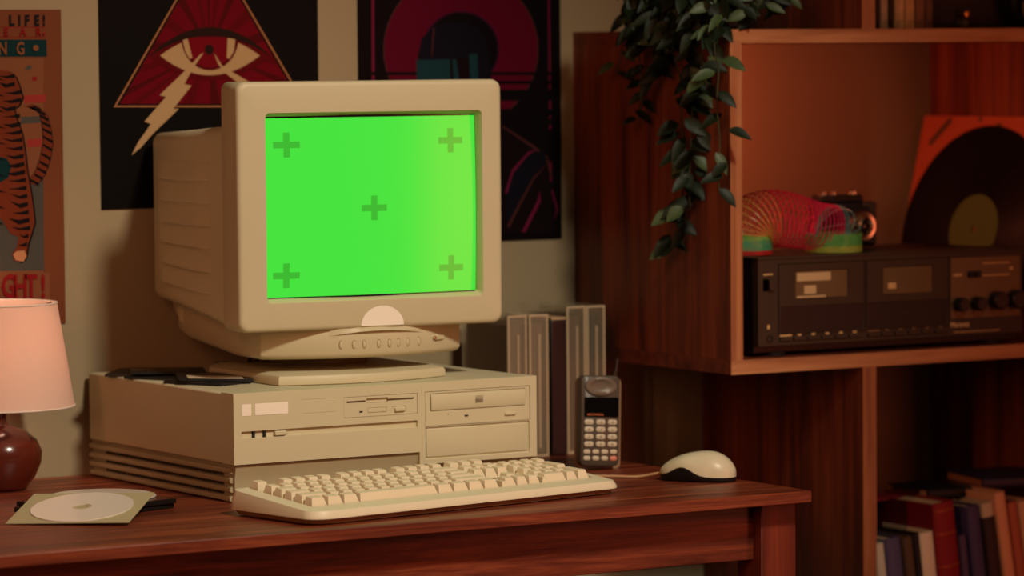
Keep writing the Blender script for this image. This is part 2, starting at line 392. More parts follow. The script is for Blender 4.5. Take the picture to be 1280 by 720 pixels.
# ------------------------------------------------------------------ keyboard
KO = Vector((-.0322, -.2202, 0)) + Vector((-math.sin(.17), math.cos(.17), 0))*(-.022) + Vector((.0020,-.0120,0)) + Vector((-.0042,-.0050,0))
kb = thing('keyboard', 'beige full-size computer keyboard lying in front of the computer', 'keyboard', KO, .17)
W, Dp = .478, .165
def outline(g=0, x0=0, x1=W, y0=0, y1=Dp):
    pts = []
    for cx, cy, a0, rx, ry in ((x1-g-.02, y0+g+.022, 270, .02, .022), (x1-g-.012, y1-g-.012, 0, .012, .012), (x0+g+.012, y1-g-.012, 90, .012, .012), (x0+g+.03, y0+g+.022, 180, .03, .022)):
        for k in range(7):
            a = R(a0+15*k); pts.append((cx+rx*math.cos(a), cy+ry*math.sin(a)))
    return pts
def tz(y): return .0180+.0145*min(1, max(0, (y-.02)/(Dp-.02)))
b = B(); b.loft([[(x, y, .0015) for x, y in outline(.006)], [(x, y, .009) for x, y in outline(.0015)]]); obj('bottom_shell', b, TAN, kb)
b = B()
l = [[(x, y, .0075) for x, y in outline(.0)], [(x, y, .010 + (tz(y)-.0180)*.6) for x, y in outline(.0)], [(x, y, tz(y)-.0015) for x, y in outline(.003)], [(x, y, tz(y)) for x, y in outline(.010)]]
kx0, kx1, ky0, ky1 = .021, W-.021, .033, .156
def snap(o): return [(min(max(x, kx0), kx1), min(max(y, ky0), ky1)) for x, y in o]
inner = snap(outline(.010))
l += [[(x, y, tz(y)) for x, y in inner], [(x, y, tz(y)-.004) for x, y in inner]]
b.loft(l, 0, True, True); 
bmesh.ops.remove_doubles(b.b, verts=b.b.verts, dist=1e-5)
u = .019
for x0, x1, y0, y1 in ((kx0, kx1, .1275, .1315), (kx0+15.25*u, kx0+15.55*u, ky0, ky1), (kx0+18.65*u, kx0+18.95*u, ky0, ky1)):
    b.box(x0, x1, y0, y1, tz(y0)-.005, tz((y0+y1)/2)+.0002)
obj('case', b, KEYB, kb, smooth=45)
def key(cx, cy, w, d, tall=.0088):
    b = B(); z0 = tz(cy)-.0036; z1 = z0+tall+.0036; hw, hd = w/2-.0006, d/2-.0006
    tw, td = max(hw-.0030, hw*.6), hd-.0032
    def q(x, y, ox, oz, z, dz=0): return [(cx-x+ox, cy-y+oz, z-dz), (cx+x+ox, cy-y+oz, z-dz), (cx+x+ox, cy+y+oz, z+dz), (cx-x+ox, cy+y+oz, z+dz)]
    b.loft([q(hw, hd, 0, 0, z0), q(hw, hd, 0, 0, z0+.0015), q(tw, td, 0, .0010, z1, .0006)], 0, False, True)
    return obj('key', b, KEYM, kb, bev=.0007, seg=2)
x0 = kx0+.0015; r = [.0425+.019*i for i in range(5)]; rf = .1445
rows = [
 (r[0], [1.25,1.25,1.25,6.25,1.25,1.25,1.25,1.25]), (r[1], [2.25]+[1]*10+[2.75]), (r[2], [1.75]+[1]*11+[2.25]),
 (r[3], [1.5]+[1]*12+[1.5]), (r[4], [1]*13+[2])]
for y, ws in rows:
    x = x0
    for w_ in ws: key(x+w_*u/2, y, w_*u, u); x += w_*u
for grp in ([0], [2,3,4,5], [6.5,7.5,8.5,9.5], [11,12,13,14]):
    for k in grp: key(x0+(k+.5)*u, rf, u, u)
nx0 = x0+15.45*u
for k in range(3): key(nx0+(k+.5)*u, rf, u, u); key(nx0+(k+.5)*u, r[4], u, u); key(nx0+(k+.5)*u, r[3], u, u); key(nx0+(k+.5)*u, r[0], u, u)
key(nx0+1.5*u, r[1], u, u)
px0 = x0+18.75*u; pu = u*.965
for k in range(4): key(px0+(k+.5)*pu, r[4], pu, u)
for k in range(3): key(px0+(k+.5)*pu, r[3], pu, u); key(px0+(k+.5)*pu, r[2], pu, u); key(px0+(k+.5)*pu, r[1], pu, u)
key(px0+pu, r[0], 2*pu, u); key(px0+2.5*pu, r[0], pu, u)
key(px0+3.5*pu, (r[3]+r[2])/2, pu, 2*u); key(px0+3.5*pu, (r[0]+r[1])/2, pu, 2*u)
# ------------------------------------------------------------------ mouse
ms = thing('computer_mouse', 'cream computer mouse with black underside on the desk corner', 'mouse', (.5965, -.1075, 0), -.87)
def mloop(t, frac0, frac1):   # cross-section along x; t 0..1 tail at +x
    return None
Lm, Wm = .098, .060
def half(t):    # width profile along the length, t -1..1
    return Wm/2*(max(0, 1-abs(t)**2.6))**.5*(.90+.10*t)
def topz(t): return .007+.031*math.sin(math.pi*min(1, max(0, (t+1.05)/2.05))**1.30)**.9*(1) if t < .98 else .012
def seam(t): return .0070+.0115*math.exp(-((t+.28)/.36)**2)-.0012*t
nT, nA = 28, 16
up_l, lo_l = [], []
for i in range(nT+1):
    t = -math.cos(math.pi*i/nT)*.995; x = t*Lm/2; w_ = max(.0008, half(t)); sz = seam(t); tzp = max(sz+.0012, .0075+.0300*(max(0, 1-((t-.30)/(1.34 if t < .3 else .74))**2))**.62)
    up_l.append([(x, w_*math.cos(math.pi*k/nA), sz+(tzp-sz)*math.sin(math.pi*k/nA)**.8) for k in range(nA+1)])
    lo_l.append([(x, w_*.97, sz), (x, w_*.97, .0025), (x, w_*.9, .0005), (x, -w_*.9, .0005), (x, -w_*.97, .0025), (x, -w_*.97, sz)])
b = B(); b.loft(up_l, closed=True); obj('shell', b, mat('cream_mouse_plastic', S(212,204,176), .35, var=.02), ms, smooth=60)
b = B(); b.loft(lo_l, closed=True); obj('underside', b, BLACK, ms, smooth=60)
b = B()
for sgn in (-1, 1): pass
b.box(-.047, -.018, -.0006, .0006, .020, .0292); 
b = B(); pts = [(-.049, 0, .0075), (-.060, .001, .006), (-.075, .0, .0025), (-.095, -.012, .0021), (-.12, -.036, .0021), (-.15, -.066, .0021), (-.20, -.10, .0021), (-.27, -.11, .0021)]
def smooth_path(p, n=6):
    P = [Vector(q) for q in p]; out = []
    for i in range(len(P)-1):
        a, c, d, e = P[max(i-1,0)], P[i], P[i+1], P[min(i+2,len(P)-1)]
        for k in range(n):
            t = k/n; out.append(.5*((2*c)+(d-a)*t+(2*a-5*c+4*d-e)*t*t+(3*c-a-3*d+e)*t**3))
    return out+[P[-1]]
inv_m = (Matrix.Translation((.5965, -.1075, 0)) @ Matrix.Rotation(-.87, 4, 'Z')).inverted()
wp = [(.5655,-.0705,.0085), (.556,-.058,.005), (.545,-.045,.0022), (.525,-.024,.0022), (.50,.0,.0022), (.475,.03,.0022), (.47,.08,.0022), (.48,.18,.0022)]
b.tube([inv_m @ q for q in smooth_path(wp)], .0017, 8); obj('cord', b, mat('cream_cord', S(190,150,110), .5), ms)
# ------------------------------------------------------------------ mobile phone
ph = thing('mobile_phone', 'dark grey brick mobile phone with antenna standing beside the video cases', 'phone', (.5600, .070, .0010), rot=(-.085, .050, -.22))
PG = mat('phone_grey', S(74,66,56), .4, var=.05); PGL = mat('phone_rim_painted_light', S(150,118,88), .35, var=.05); PK = mat('phone_key', S(196,186,160), .5, var=.03)  # battery tan is the grey body with caught light painted in
b = B(); w_ = .0262; hh = .1205
b.loft([[(x, y, z) for x, z in rrect(-w_+g, w_-g, .004+g, hh-g, .007, 5)] for y, g in ((-.0105,.0020), (-.0085,.0), (.008,.0), (.010,.001))]); obj('body', b, PG, ph, smooth=45)
b = B(); b.loft([[(x, y, z) for x, z in rrect(-w_+g-.0, w_+.0085-g, .001+g, hh-.003-g, .006, 5)] for y, g in ((.0095,0), (.016,0), (.020,.002))]); obj('battery', b, PGL, ph, smooth=45)
b = B(); b.loft([[(x, y, z) for x, z in rrect(-w_+.0035, w_-.002, .067, .0925, .002, 4)] for y in (-.0112, -.0098)]); obj('display', b, mat('phone_glass', S(8,7,7), .12, var=.1), ph)
b = B(); text_into(b, 'MOTOROLA', .0034, FRONT(-.0185, -.0114, .0690), sx=1.15, bold=.0001); obj('brand_lettering', b, mat('orange_print', S(190,100,60), .6), ph)
b = B(); b.lathe([(.0225, -.0100), (.0215, -.0128), (.0165, -.0136), (.0135, -.0118), (.0060, -.0112), (.001, -.0112)], 36, (0,0,0), 'y'); b.xf(Matrix.Translation((-.0005, 0, .1065)) @ Matrix.Diagonal((.98, 1, .56, 1))); obj('earpiece', b, mat('earpiece_grey', S(104,92,78), .4), ph, smooth=60)
kd = [['1','2','3'], ['4','5','6'], ['7','8','9'], ['*','0','#']]
PKT = mat('phone_key_print', S(60,54,48), .6)
for i in range(4):
    for j in range(3):
        x = -.0160+j*.0160; z = .0605-i*.0094
        b = B(); b.loft([[(px, y, pz) for px, pz in rrect(x-.0063+g, x+.0063-g, z-.0033+g, z+.0033-g, .0031-g, 4)] for y, g in ((-.0100,0), (-.0114,0), (-.0118,.0006))])
        k = obj('key', b, PK, ph)
        b = B(); text_into(b, kd[i][j], .0048, FRONT(x, -.0120, z-.0016), align='CENTER'); obj('digit', b, PKT, k)
RK = mat('phone_key_red', S(214,128,104), .5)
for i in range(2):
    for j in range(4):
        x = -.0185+j*.0121; z = .0225-i*.0084
        b = B(); b.loft([[(px, y, pz) for px, pz in rrect(x-.0046+g, x+.0046-g, z-.0028+g, z+.0028-g, .0025-g, 4)] for y, g in ((-.0100,0), (-.0114,0), (-.0118,.0006))])
        obj('key', b, RK if (i, j) == (1, 3) else PK, ph, label='red key' if (i, j) == (1, 3) else None)
b = B(); b.tube([(w_+.002, .014, .05), (w_+.002, .014, hh+.004), (w_+.002, .014, hh+.005)], .0030, 10); b.tube([(w_+.002, .014, hh), (w_+.004, .014, hh+.012), (w_+.0048, .014, hh+.022)], [.0030,.0022,.0026], 10); obj('antenna', b, BLACK, ph)
# ------------------------------------------------------------------ video cases
CLR = mat('frosted_clear_plastic', S(206,190,160), .3, var=.1, alpha=.26, scale=20)
CLR2 = mat('smoky_clear_plastic', S(180,166,140), .28, var=.1, alpha=.22, scale=20)
RIM = mat('clear_plastic_rim', S(206,184,150), .35, var=.1, alpha=.75)
def vhs(x, y, w, h, d, m, core, label, yaw=0):
    t = thing('video_case', label, 'video case', (x, y, 0), yaw, 'video cases beside the computer')
    b = B(); b.box(0, w, 0, d, 0, h); b.b.faces.ensure_lookup_table()
    obj('shell', b, m, t, bev=.0018)
    if core:
        b = B(); Q = lambda g, y: [(g, y, g), (w-g, y, g), (w-g, y, h-g), (g, y, h-g)]; l_ = [Q(.0004, .0010), Q(.0004, -.0006), Q(.0030, -.0006), Q(.0030, .0010)]; b.loft(l_+[l_[0]], 0, False, False); obj('front_rim', b, RIM, t, bev=.0003)
        b = B(); b.box(w*.58, w*.66, .003, .006, .012, h*.86); 
        obj('inner_rib', b, RIM, t)
        b = B(); b.box(w*.14, w*.86, .008, d-.006, .006, h*.93); obj('tape', b, core, t, bev=.001)
    return t
GREYT = mat('tape_grey', S(74,54,38), .6); DKT = mat('tape_dark', S(30,26,26), .4)
vhs(.535, .250, .0305, .1905, .12, CLR, GREYT, 'translucent frosted video case nearest the computer')
vhs(.5675, .249, .0305, .1905, .12, CLR, GREYT, 'translucent frosted video case touching the black one on its left')
bl = vhs(.6015, .248, .0245, .1820, .12, BLACK, None, 'glossy black video case with a pale top strip between clear ones')
b = B(); b.box(.001, .0235, .0, .12, .1822, .1850); obj('label_strip', b, mat('cream_label', S(190,160,120), .6), bl, label='pale strip along the top')
vhs(.6285, .252, .0305, .1990, .12, CLR2, GREYT, 'clear video case behind the mobile phone, right of the black one')
vhs(.6610, .254, .0300, .1985, .12, CLR2, DKT, 'smoky clear video case at the right end of the row')
# ------------------------------------------------------------------ table lamp
lp_ = thing('table_lamp', 'table lamp with a pale pink shade and round brown ceramic base', 'lamp', (-.1690, .309, 0))
b = B(); b.lathe([(.026,0), (.034,.002), (.036,.006), (.0440,.016), (.0520,.034), (.0530,.048), (.0470,.062), (.0330,.074), (.0160,.080), (.0100,.084), (.0095,.092), (.0110,.096)], 56)
obj('base', b, mat('brown_ceramic_glaze', S(88,32,20), .22, var=.35, scale=14, coat=.4), lp_, smooth=60)
b = B(); b.lathe([(.0075,.095), (.0075,.150), (.012,.152), (.012,.165)], 20); obj('socket', b, GOLD, lp_)
m_, nt, p = newmat('pink_shade_fabric'); N = nt.nodes.new; L = nt.links.new
p.inputs['Base Color'].default_value = S(242,222,208); p.inputs['Roughness'].default_value = .8
tcn = N('ShaderNodeTexCoord'); nz = N('ShaderNodeTexNoise'); nz.inputs['Scale'].default_value = 300; L(tcn.outputs['Object'], nz.inputs['Vector'])
bp = N('ShaderNodeBump'); bp.inputs['Strength'].default_value = .1; bp.inputs['Distance'].default_value = .0005; L(nz.outputs['Fac'], bp.inputs['Height']); L(bp.outputs[0], p.inputs['Normal'])
tr = N('ShaderNodeBsdfTranslucent'); tr.inputs[0].default_value = S(250,212,190); ms_ = N('ShaderNodeMixShader'); ms_.inputs[0].default_value = .42
L(p.outputs[0], ms_.inputs[1]); L(tr.outputs[0], ms_.inputs[2]); L(ms_.outputs[0], nt.nodes['Material Output'].inputs[0])
b = B(); b.lathe([(.0945,.104), (.0742,.2325), (.0735,.2320), (.0938,.104)], 72, cap0=False, cap1=False)
obj('lamp_shade', b, m_, lp_, smooth=60)
TRM = mat('pale_trim', S(230,214,200), .7)
b = B(); b.tube([(.0742*math.cos(2*math.pi*k/60), .0742*math.sin(2*math.pi*k/60), .2325) for k in range(60)], .0012, 6, close=True); obj('trim_ring', b, TRM, lp_); b = B(); b.tube([(.0943*math.cos(2*math.pi*k/60), .0943*math.sin(2*math.pi*k/60), .1045) for k in range(60)], .0012, 6, close=True)
obj('trim_ring', b, TRM, lp_)
b = B()
for k in range(3):
    a = 2*math.pi*k/3; b.tube([(0,0,.205), (.0740*math.cos(a), .0740*math.sin(a), .2310)], .0012, 6)
b.tube([(0,0,.16), (0,0,.207)], .003, 8)
obj('shade_frame', b, GOLD, lp_)
b = B(); b.lathe([(.010,.165), (.020,.182), (.021,.192), (.014,.203), (.002,.207)], 24); obj('bulb', b, mat('warm_bulb', S(255,220,180), .5, emis=(1,.60,.42,1), es=11), lp_, smooth=180)
# ------------------------------------------------------------------ disc sleeve, discs, slim cases on the desk
DSC = mat('white_disc', S(226,218,206), .3, var=.01, coat=.3); SLV = mat('green_paper_sleeve', S(178,168,130), .6, var=.04)
def disc_mesh(b, z=0, M=Matrix(), mi=0):
    n = 64; R_ = [.0600, .0600, .0110, .0110]; Z_ = [z, z+.0012, z+.0012, z]
    l = [[M @ Vector((r_*math.cos(2*math.pi*k/n), r_*math.sin(2*math.pi*k/n), zz)) for k in range(n)] for r_, zz in zip(R_, Z_)]
    b.loft(l+[l[0]], mi, False, False)
for k in range(2):
    c_ = thing('disc_case', ('lower' if k == 0 else 'upper')+' of two slim black disc cases beneath the discs', 'disc case', (-.165+.003*k, .042, .0002+.0062*k), .33-.05*k)
    b = B(); b.box(-.071, .071, -.0625, .0625, 0, .0054); obj('tray', b, BLACK, c_, bev=.0008)
    b = B(); b.box(-.0708, .0708, -.0623, .0623, .0055, .0060); obj('cover', b, mat('case_lid', S(70,36,30), .25), c_, bev=.0002)
for k in range(2):
    t = thing('compact_disc', ('white disc lying on the black cases, half covered by the sleeve' if k else 'lower white disc peeking out below the half covered one'), 'disc', (-.146+(0 if k else .004), .062+(0 if k else -.003), .0130+.0016*k))
    b = B(); disc_mesh(b); obj('disc', b, DSC, t, smooth=40)
    b = B(); n = 40; Ls = [[(r_*math.cos(2*math.pi*q/n), r_*math.sin(2*math.pi*q/n), z) for q in range(n)] for r_, z in ((.0108,.0002), (.0108,.001), (.0076,.001), (.0076,.0002))]; b.loft(Ls+[Ls[0]], 0, False, False); obj('hub_ring', b, CLR, t)
fl = at(7, 655, (0,0,1), .0012)
ex = Vector((math.cos(-.70), math.sin(-.70), .020)).normalized(); ez_ = Vector((0,0,1)); ey = ez_.cross(ex).normalized()
a_ = .165; ey2 = (ey*math.cos(a_) + ex.cross(ey).normalized()*math.sin(a_)).normalized(); en = ex.cross(ey2)
Ms = Matrix((ex, ey2, en)).transposed().to_4x4(); Ms.translation = fl
sv = thing('disc_sleeve', 'greenish paper sleeve holding a white disc, leaning on the black cases', 'disc sleeve'); sv.matrix_world = Ms
b = B(); b.box(0, .146, 0, .124, 0, .0008)
obj('sleeve', b, SLV, sv)
b = B(); disc_mesh(b, .0010, Matrix.Translation((.0745, .062, 0))); dd = obj('disc', b, DSC, sv, smooth=40)
b = B(); b.lathe([(.0105,.0009), (.0105,.0016), (.0076,.0017), (.0076,.0009)], 40, (.0745,.062,0), cap0=False, cap1=False); obj('hub_ring', b, mat('disc_hub', S(190,182,150), .3), dd)
# ------------------------------------------------------------------ floppy disks on the computer
FB = mat('floppy_black', S(20,20,20), .38, var=.2); FM = mat('floppy_shutter', S(120,104,88), .3, .8, var=.1); FL_ = mat('floppy_label', S(196,180,150), .6)
def floppy(x, y, z, yaw, tx, ty, label, lab=True, mt=FB):
    t = thing('floppy_disk', label, 'floppy disk', (x, y, z), rot=(tx, ty, yaw), group='floppy disks on the computer')
    b = B(); b.relief([], [], [(-.016, .016, .004, .034, .0003)], -.045, .045, 0, .094, .0033, base=0)
    b.xf(Matrix.Translation((0, -.047, .0033)) @ Matrix.Rotation(R(-90), 4, 'X') @ Matrix.Scale(1, 4))
    obj('body', b, mt, t, bev=.0004)
    b = B(); b.box(-.015, .015, .018, .047, .0033, .0037); obj('shutter', b, FM, t, bev=.0001)
    if lab: b = B(); b.box(-.034, .034, -.046, -.002, .0033, .0036); obj('label_area', b, FL_ if lab == 2 else mat('floppy_dark_label', S(38,44,40), .4), t)
    return t
TOP = .1324
floppy(.048, .335, TOP, 2.5, 0, 0, 'black floppy disk furthest back on the computer')
floppy(.052, .262, TOP, .5, 0, 0, 'black floppy disk between the rear one and the tilted pair')
floppy(.056, .292, TOP+.0045, 1.15, .012, .02, 'black floppy disk lying across the two rear ones')
floppy(.060, .165, TOP, 2.0, 0, 0, 'black floppy disk lowest of the front pair')
floppy(.062, .175, TOP+.0042, -.40, 0, .03, 'black floppy disk with pale label edge on top of the front pair', 2)
# ------------------------------------------------------------------ posters
def poster(name, label, corners, layers, mats, y=WY-.0022):
    """layers: (material index, list of (px,py)); sheet has thickness, prints lie on it"""
    b = B()
    (xa, za), (xb, zb) = corners
    b.box(xa, xb, y, y+.0021, za, zb, 0)
    for k, (mi, pts) in enumerate(layers):
        yy = y-.00003*(k+1)
        P = [at(px_, py_, (0,1,0), WY-.002) for px_, py_ in pts]
        P = [(min(max(p.x, xa), xb), yy, min(max(p.z, za), zb)) for p in P]
        f = b.poly(P, mi); f.normal_update()
    bmesh.ops.triangulate(b.b, faces=[f for f in b.b.faces if len(f.verts) > 4])
    return b
def pm(name, c): return mat(name, c, .6, var=.05, scale=12, spec=.1)
def W_(px_, py_): p = at(px_, py_, (0,1,0), WY-.002); return p.x, p.z
def curve(f, a, b_, n=20): return [f(a+(b_-a)*k/n) for k in range(n+1)]
# eye poster
EP = [pm('eye_black', S(12,7,6)), pm('eye_red', S(100,0,16)), pm('eye_dark_red', S(86,2,10)), pm('eye_gold', S(176,140,100)), pm('eye_line', S(160,104,66)), pm('eye_lid', S(36,18,12)), pm('eye_deep', S(74,3,9)), pm('eye_iris', S(110,2,18))]
tri = [(262,-74), (142,134), (384,134)]
def lerp(a, c, t): return (a[0]+(c[0]-a[0])*t, a[1]+(c[1]-a[1])*t)
cx, cy = 262, 62
inn = [(262,-66), (150,130), (376,130)]
Ly = [(4, tri), (0, [(262,-70), (145.5,132), (380.5,132)]), (1, inn)]
def tri_edge(t):   # t 0..3 along the inner triangle
    i = int(t) % 3; return lerp(inn[i], inn[(i+1) % 3], t-int(t))
for k in range(20):
    t0, t1 = k*3/20, (k+.36)*3/20
    if int(t0) == int(min(t1, 2.999)): Ly.append((2 if k % 2 else 6, [(cx, cy), tri_edge(t0), tri_edge(t1)]))
lidtop = lambda x: 34+((x-262)/76.)**2*36
lidbot = lambda x: 46+((x-262)/63.)**2*24
Ly.append((2, [(x, 46+((x-262)/80)**2*24) for x in range(190, 335, 6)] + [(x, 100-((x-262)/80)**2*32) for x in range(334, 188, -6)]))
Ly.append((3, [(x, lidbot(x)) for x in [200+124*k/24 for k in range(25)]] + [(x, 94-((x-262)/63.)**2*25) for x in [324-124*k/24 for k in range(25)]]))
Ly.append((7, [(262+36*math.cos(a), 46+42*math.sin(a)) for a in [math.pi*k/24 for k in range(25)]]))
Ly.append((2, [(262+36*math.cos(a), 46+42*math.sin(a)) for a in [math.pi*k/24 for k in range(25)]] + [(262-31*math.cos(a), 46+38*math.sin(a)) for a in [math.pi*k/24 for k in range(25)]]))
Ly.append((3, [(228,50), (234,48), (240,72), (237,74), (231,64)])); Ly.append((3, [(284,48), (294,47), (292,64), (286,74), (283,72)]))
Ly.append((5, [(x, lidtop(x)) for x in [184+156*k/26 for k in range(27)]] + [(x, 45+((x-262)/72.)**2*23) for x in [340-156*k/26 for k in range(27)]]))
Ly.append((5, [(261+5.5*math.cos(2*math.pi*k/16), 62+6.5*math.sin(2*math.pi*k/16)) for k in range(16)]))
Ly.append((3, [(254,66),(241,85),(230,105),(239,107),(216,136),(223,136),(197,161),(190,168),(176,184),(164,194),(172,178),(182,164),(188,155),(180,152),(207,121),(199,119),(225,94),(235,84),(250,68)]))
Ly.append((3, [(267,66), (277,82), (290,90), (312,103), (330,118), (322,128), (300,106), (282,92), (272,80)]))
ec = (W_(127,262)[0], W_(130,262)[1]), (W_(397,0)[0], W_(0,-190)[1])
b = poster('p', '', ec, Ly, EP)
tag(obj('eye_poster', b, EP, norm=False, smooth=20), 'black poster with a red triangle and a lightning-crying eye', 'poster')
# figure poster
RP = [pm('fig_black', S(12,5,7)), pm('fig_magenta', S(84,2,30)), pm('fig_line', S(110,22,56)), pm('fig_navy', S(14,12,24)), pm('fig_cyan', S(20,52,58)), pm('fig_edge', S(74,34,34)), pm('fig_shadow', S(18,6,9)), pm('fig_purple', S(48,10,40))]
Ly = [(2, [(464,-100), (467,-100), (468,110), (465,110)]), (2, [(684,-100), (686,-100), (690,285), (688,285)])]
ring = lambda r, n=48, a0=0, a1=2*math.pi: [(576+r*math.cos(a0+(a1-a0)*k/n), 62-r*math.sin(a0+(a1-a0)*k/n)) for k in range(n)]
Ly += [(5, ring(97)), (1, ring(95.5)), (7, ring(48)), (0, ring(46))]
for y0, h_ in ((90,4), (101,4), (112,14), (136,9), (148,8), (162,40)): Ly.append((0, [(460,y0), (692,y0), (692,y0+h_), (460,y0+h_)]))
hel = [(526,110), (522,70), (527,48), (540,34), (560,27), (582,28), (598,36), (608,50), (612,80), (616,110)]
Ly += [(3, hel), (5, [(541,35), (543,35), (540,70), (539,70)]), (4, [(520,75), (570,74), (574,102), (521,104)]), (0, [(562,74), (565,74), (567,104), (563,104)]), (4, [(586,68), (596,67), (598,102), (588,104)]), (6, [(572,72), (585,70), (587,106), (574,106)])]
Ly += [(6, [(560,160), (628,158), (668,184), (690,230), (694,292), (560,292)]), (5, [(628,157), (668,183), (684,196), (690,222), (688,222), (682,198), (666,185), (628,159)]),
 (3, [(632,240), (640,214), (660,192), (678,188), (684,200), (664,222), (644,262), (634,280)]), (2, [(631,240), (640,212), (660,190), (672,186), (660,193), (641,216), (633,243)]), (5, [(634,282), (645,260), (666,222), (684,204), (667,224), (646,264), (636,285)]), (2, [(652,290), (672,250), (674,238), (675,252), (656,290)]),
 (2, [(690,236), (697,262), (692,276), (695,262), (689,240)])]
rc = (W_(447,0)[0], W_(704,298)[1]), (W_(700,0)[0], W_(0,-190)[1])
b = poster('p', '', rc, Ly, RP)
tag(obj('helmet_poster', b, RP, norm=False, smooth=20), 'dark poster with a magenta ring behind a visored helmet', 'poster')
# tiger poster
TP = [pm('tiger_paper', S(112,60,36)), pm('tiger_dark', S(22,24,26)), pm('tiger_teal', S(10,44,46)), pm('tiger_red', S(130,22,24)), pm('tiger_fur', S(108,44,22)), pm('tiger_slate', S(72,68,62)), pm('tiger_pale', S(122,72,46)), pm('tiger_band', S(146,48,42)), pm('tiger_black', S(20,12,12)), pm('tiger_paw', S(176,120,84)), pm('tiger_line', S(120,34,26))]
Ly = [(2, [(-60,49.5), (58,49.5), (58.5,71), (-60,71)]), (10, [(-60,33), (56,33), (56,34.5), (-60,34.5)]), (10, [(-60,46), (56,46), (56,47.5), (-60,47.5)]),
  (6, [(-60,73), (66,73), (68,368), (-60,368)]),
  (0, [(54,73), (73,73), (80,368), (54,368)]), (5, [(-60,222), (54,221), (55,338), (-60,340)]),
  (7, [(30,119), (57,118), (57,128), (30,129)]), (5, [(26,146), (52,145), (52,153), (26,155)]), (7, [(34,174), (52,173), (52,183), (34,184)]), (3, [(40,96), (46,96), (46,101), (40,101)]), (5, [(30,88), (34,82), (40,82), (38,87), (33,88)]),
  (6, [(0,341), (62,341), (62,378), (0,378)])]
# tiger: tail, body, legs
tail = [(32,133), (44,132), (54,142), (58,158), (60,178), (56,200), (50,216), (40,230)]
wd = [1.5, 4, 5, 5.5, 6, 6, 6, 6]
LT = [(x-w_, y-w_*.3) for (x, y), w_ in zip(tail, wd)]; RT_ = [(x+w_, y+w_*.3) for (x, y), w_ in zip(tail, wd)]
Ly.append((8, [(x-.8, y) for x, y in LT] + [(x+.8, y+.5) for x, y in RT_[::-1]])); Ly.append((4, LT + RT_[::-1]))
for k in range(1, 7):
    for dt in (.15, .65):
        a = lerp(LT[k], LT[min(k+1,7)], dt); c = lerp(RT_[k], RT_[min(k+1,7)], dt+.12); Ly.append((8, [a, c, (c[0], c[1]+4.5), (a[0], a[1]+3)]))
body = [(-40,90), (0,88), (12,89), (20,95), (25,108), (29,122), (24,132), (18,136), (22,150), (28,166), (32,190), (34,210), (38,232), (42,258), (44,278), (40,292), (36,304), (34,316), (32,324), (26,328), (18,325), (16,318), (22,308), (24,296), (14,292), (4,276), (-40,230)]
Ly.append((8, [(x+1 if x > 0 else x, y+1) for x, y in body])); Ly.append((4, [(x-1.2, y) for x, y in body]))
Ly.append((9, [(16,318), (20,314), (30,313), (33,320), (29,327), (19,325)])); Ly.append((2, [(0,196), (8,198), (14,208), (10,222), (0,228), (-20,220)]))
rnd = random.Random(3)
for k in range(22):
    y = 94+k*10
    if y > 322: break
    xr = 18 if y < 105 else (26 if y < 125 else (19 if y < 142 else 24+(y-140)*.09))
    if y > 292: xr = 35-(y-292)*.15
    xl = xr-20-rnd.random()*6 if y < 292 else 22
    Ly.append((8, [(xr, y-2), (xr, y+3.5), ((xl+xr)/2+rnd.uniform(-2,2), y+4.5+rnd.uniform(-2,2)), (xl, y+rnd.uniform(-3,3)), ((xl+xr)/2, y+1)]))
    if k % 2 == 0 and y < 290: Ly.append((8, [(-10, y-2), (-4, y+5), (4+rnd.random()*5, y+7), (0, y+4)]))
tcn_ = (W_(-130,12)[0], W_(79,404)[1]), (W_(76,12)[0], W_(72,12)[1])
b = poster('p', '', tcn_, Ly, TP)
yT = WY-.0022-.012
def ptext(s, px_, py_, hpx, mi, sx=1, bold=0):
    p = at(px_, py_, (0,1,0), WY-.002); text_into(b, s, hpx*.00104/.70, FRONT(p.x, WY-.0022-.00003*(len(Ly)+3), p.z), mi, sx=sx, bold=bold)
for ch_, x in zip('LIFE!', (10.5, 22, 30, 42, 52.5)): ptext(ch_, x, 31.5, 12.5, 1, .78, .0006)
for ch_, x in zip('EAR', (4, 24, 44)): ptext(ch_, x, 44.5, 9.5, 3, .9, .0003)
ptext('.', 53, 43, 9, 3, 1.2, .0008)
ptext('N', -3, 68, 15, 6, .72, .0006); ptext('G', 19.5, 68, 15, 6, .72, .0006)
p = [(44+3.6*math.cos(2*math.pi*k/14), 60+3.8*math.sin(2*math.pi*k/14)) for k in range(14)]
P = [at(x, y, (0,1,0), WY-.002) for x, y in p]; b.poly([(q.x, WY-.0022-.00003*(len(Ly)+3), q.z) for q in P], 6)
for ch_, x in zip('GHT!', (1, 16, 31, 50)): ptext(ch_, x, 372, 28, 3, .66, .0012)
tag(obj('tiger_poster', b, TP, norm=False, smooth=20), 'orange vintage-style poster with a striped tiger behind the lamp', 'poster')
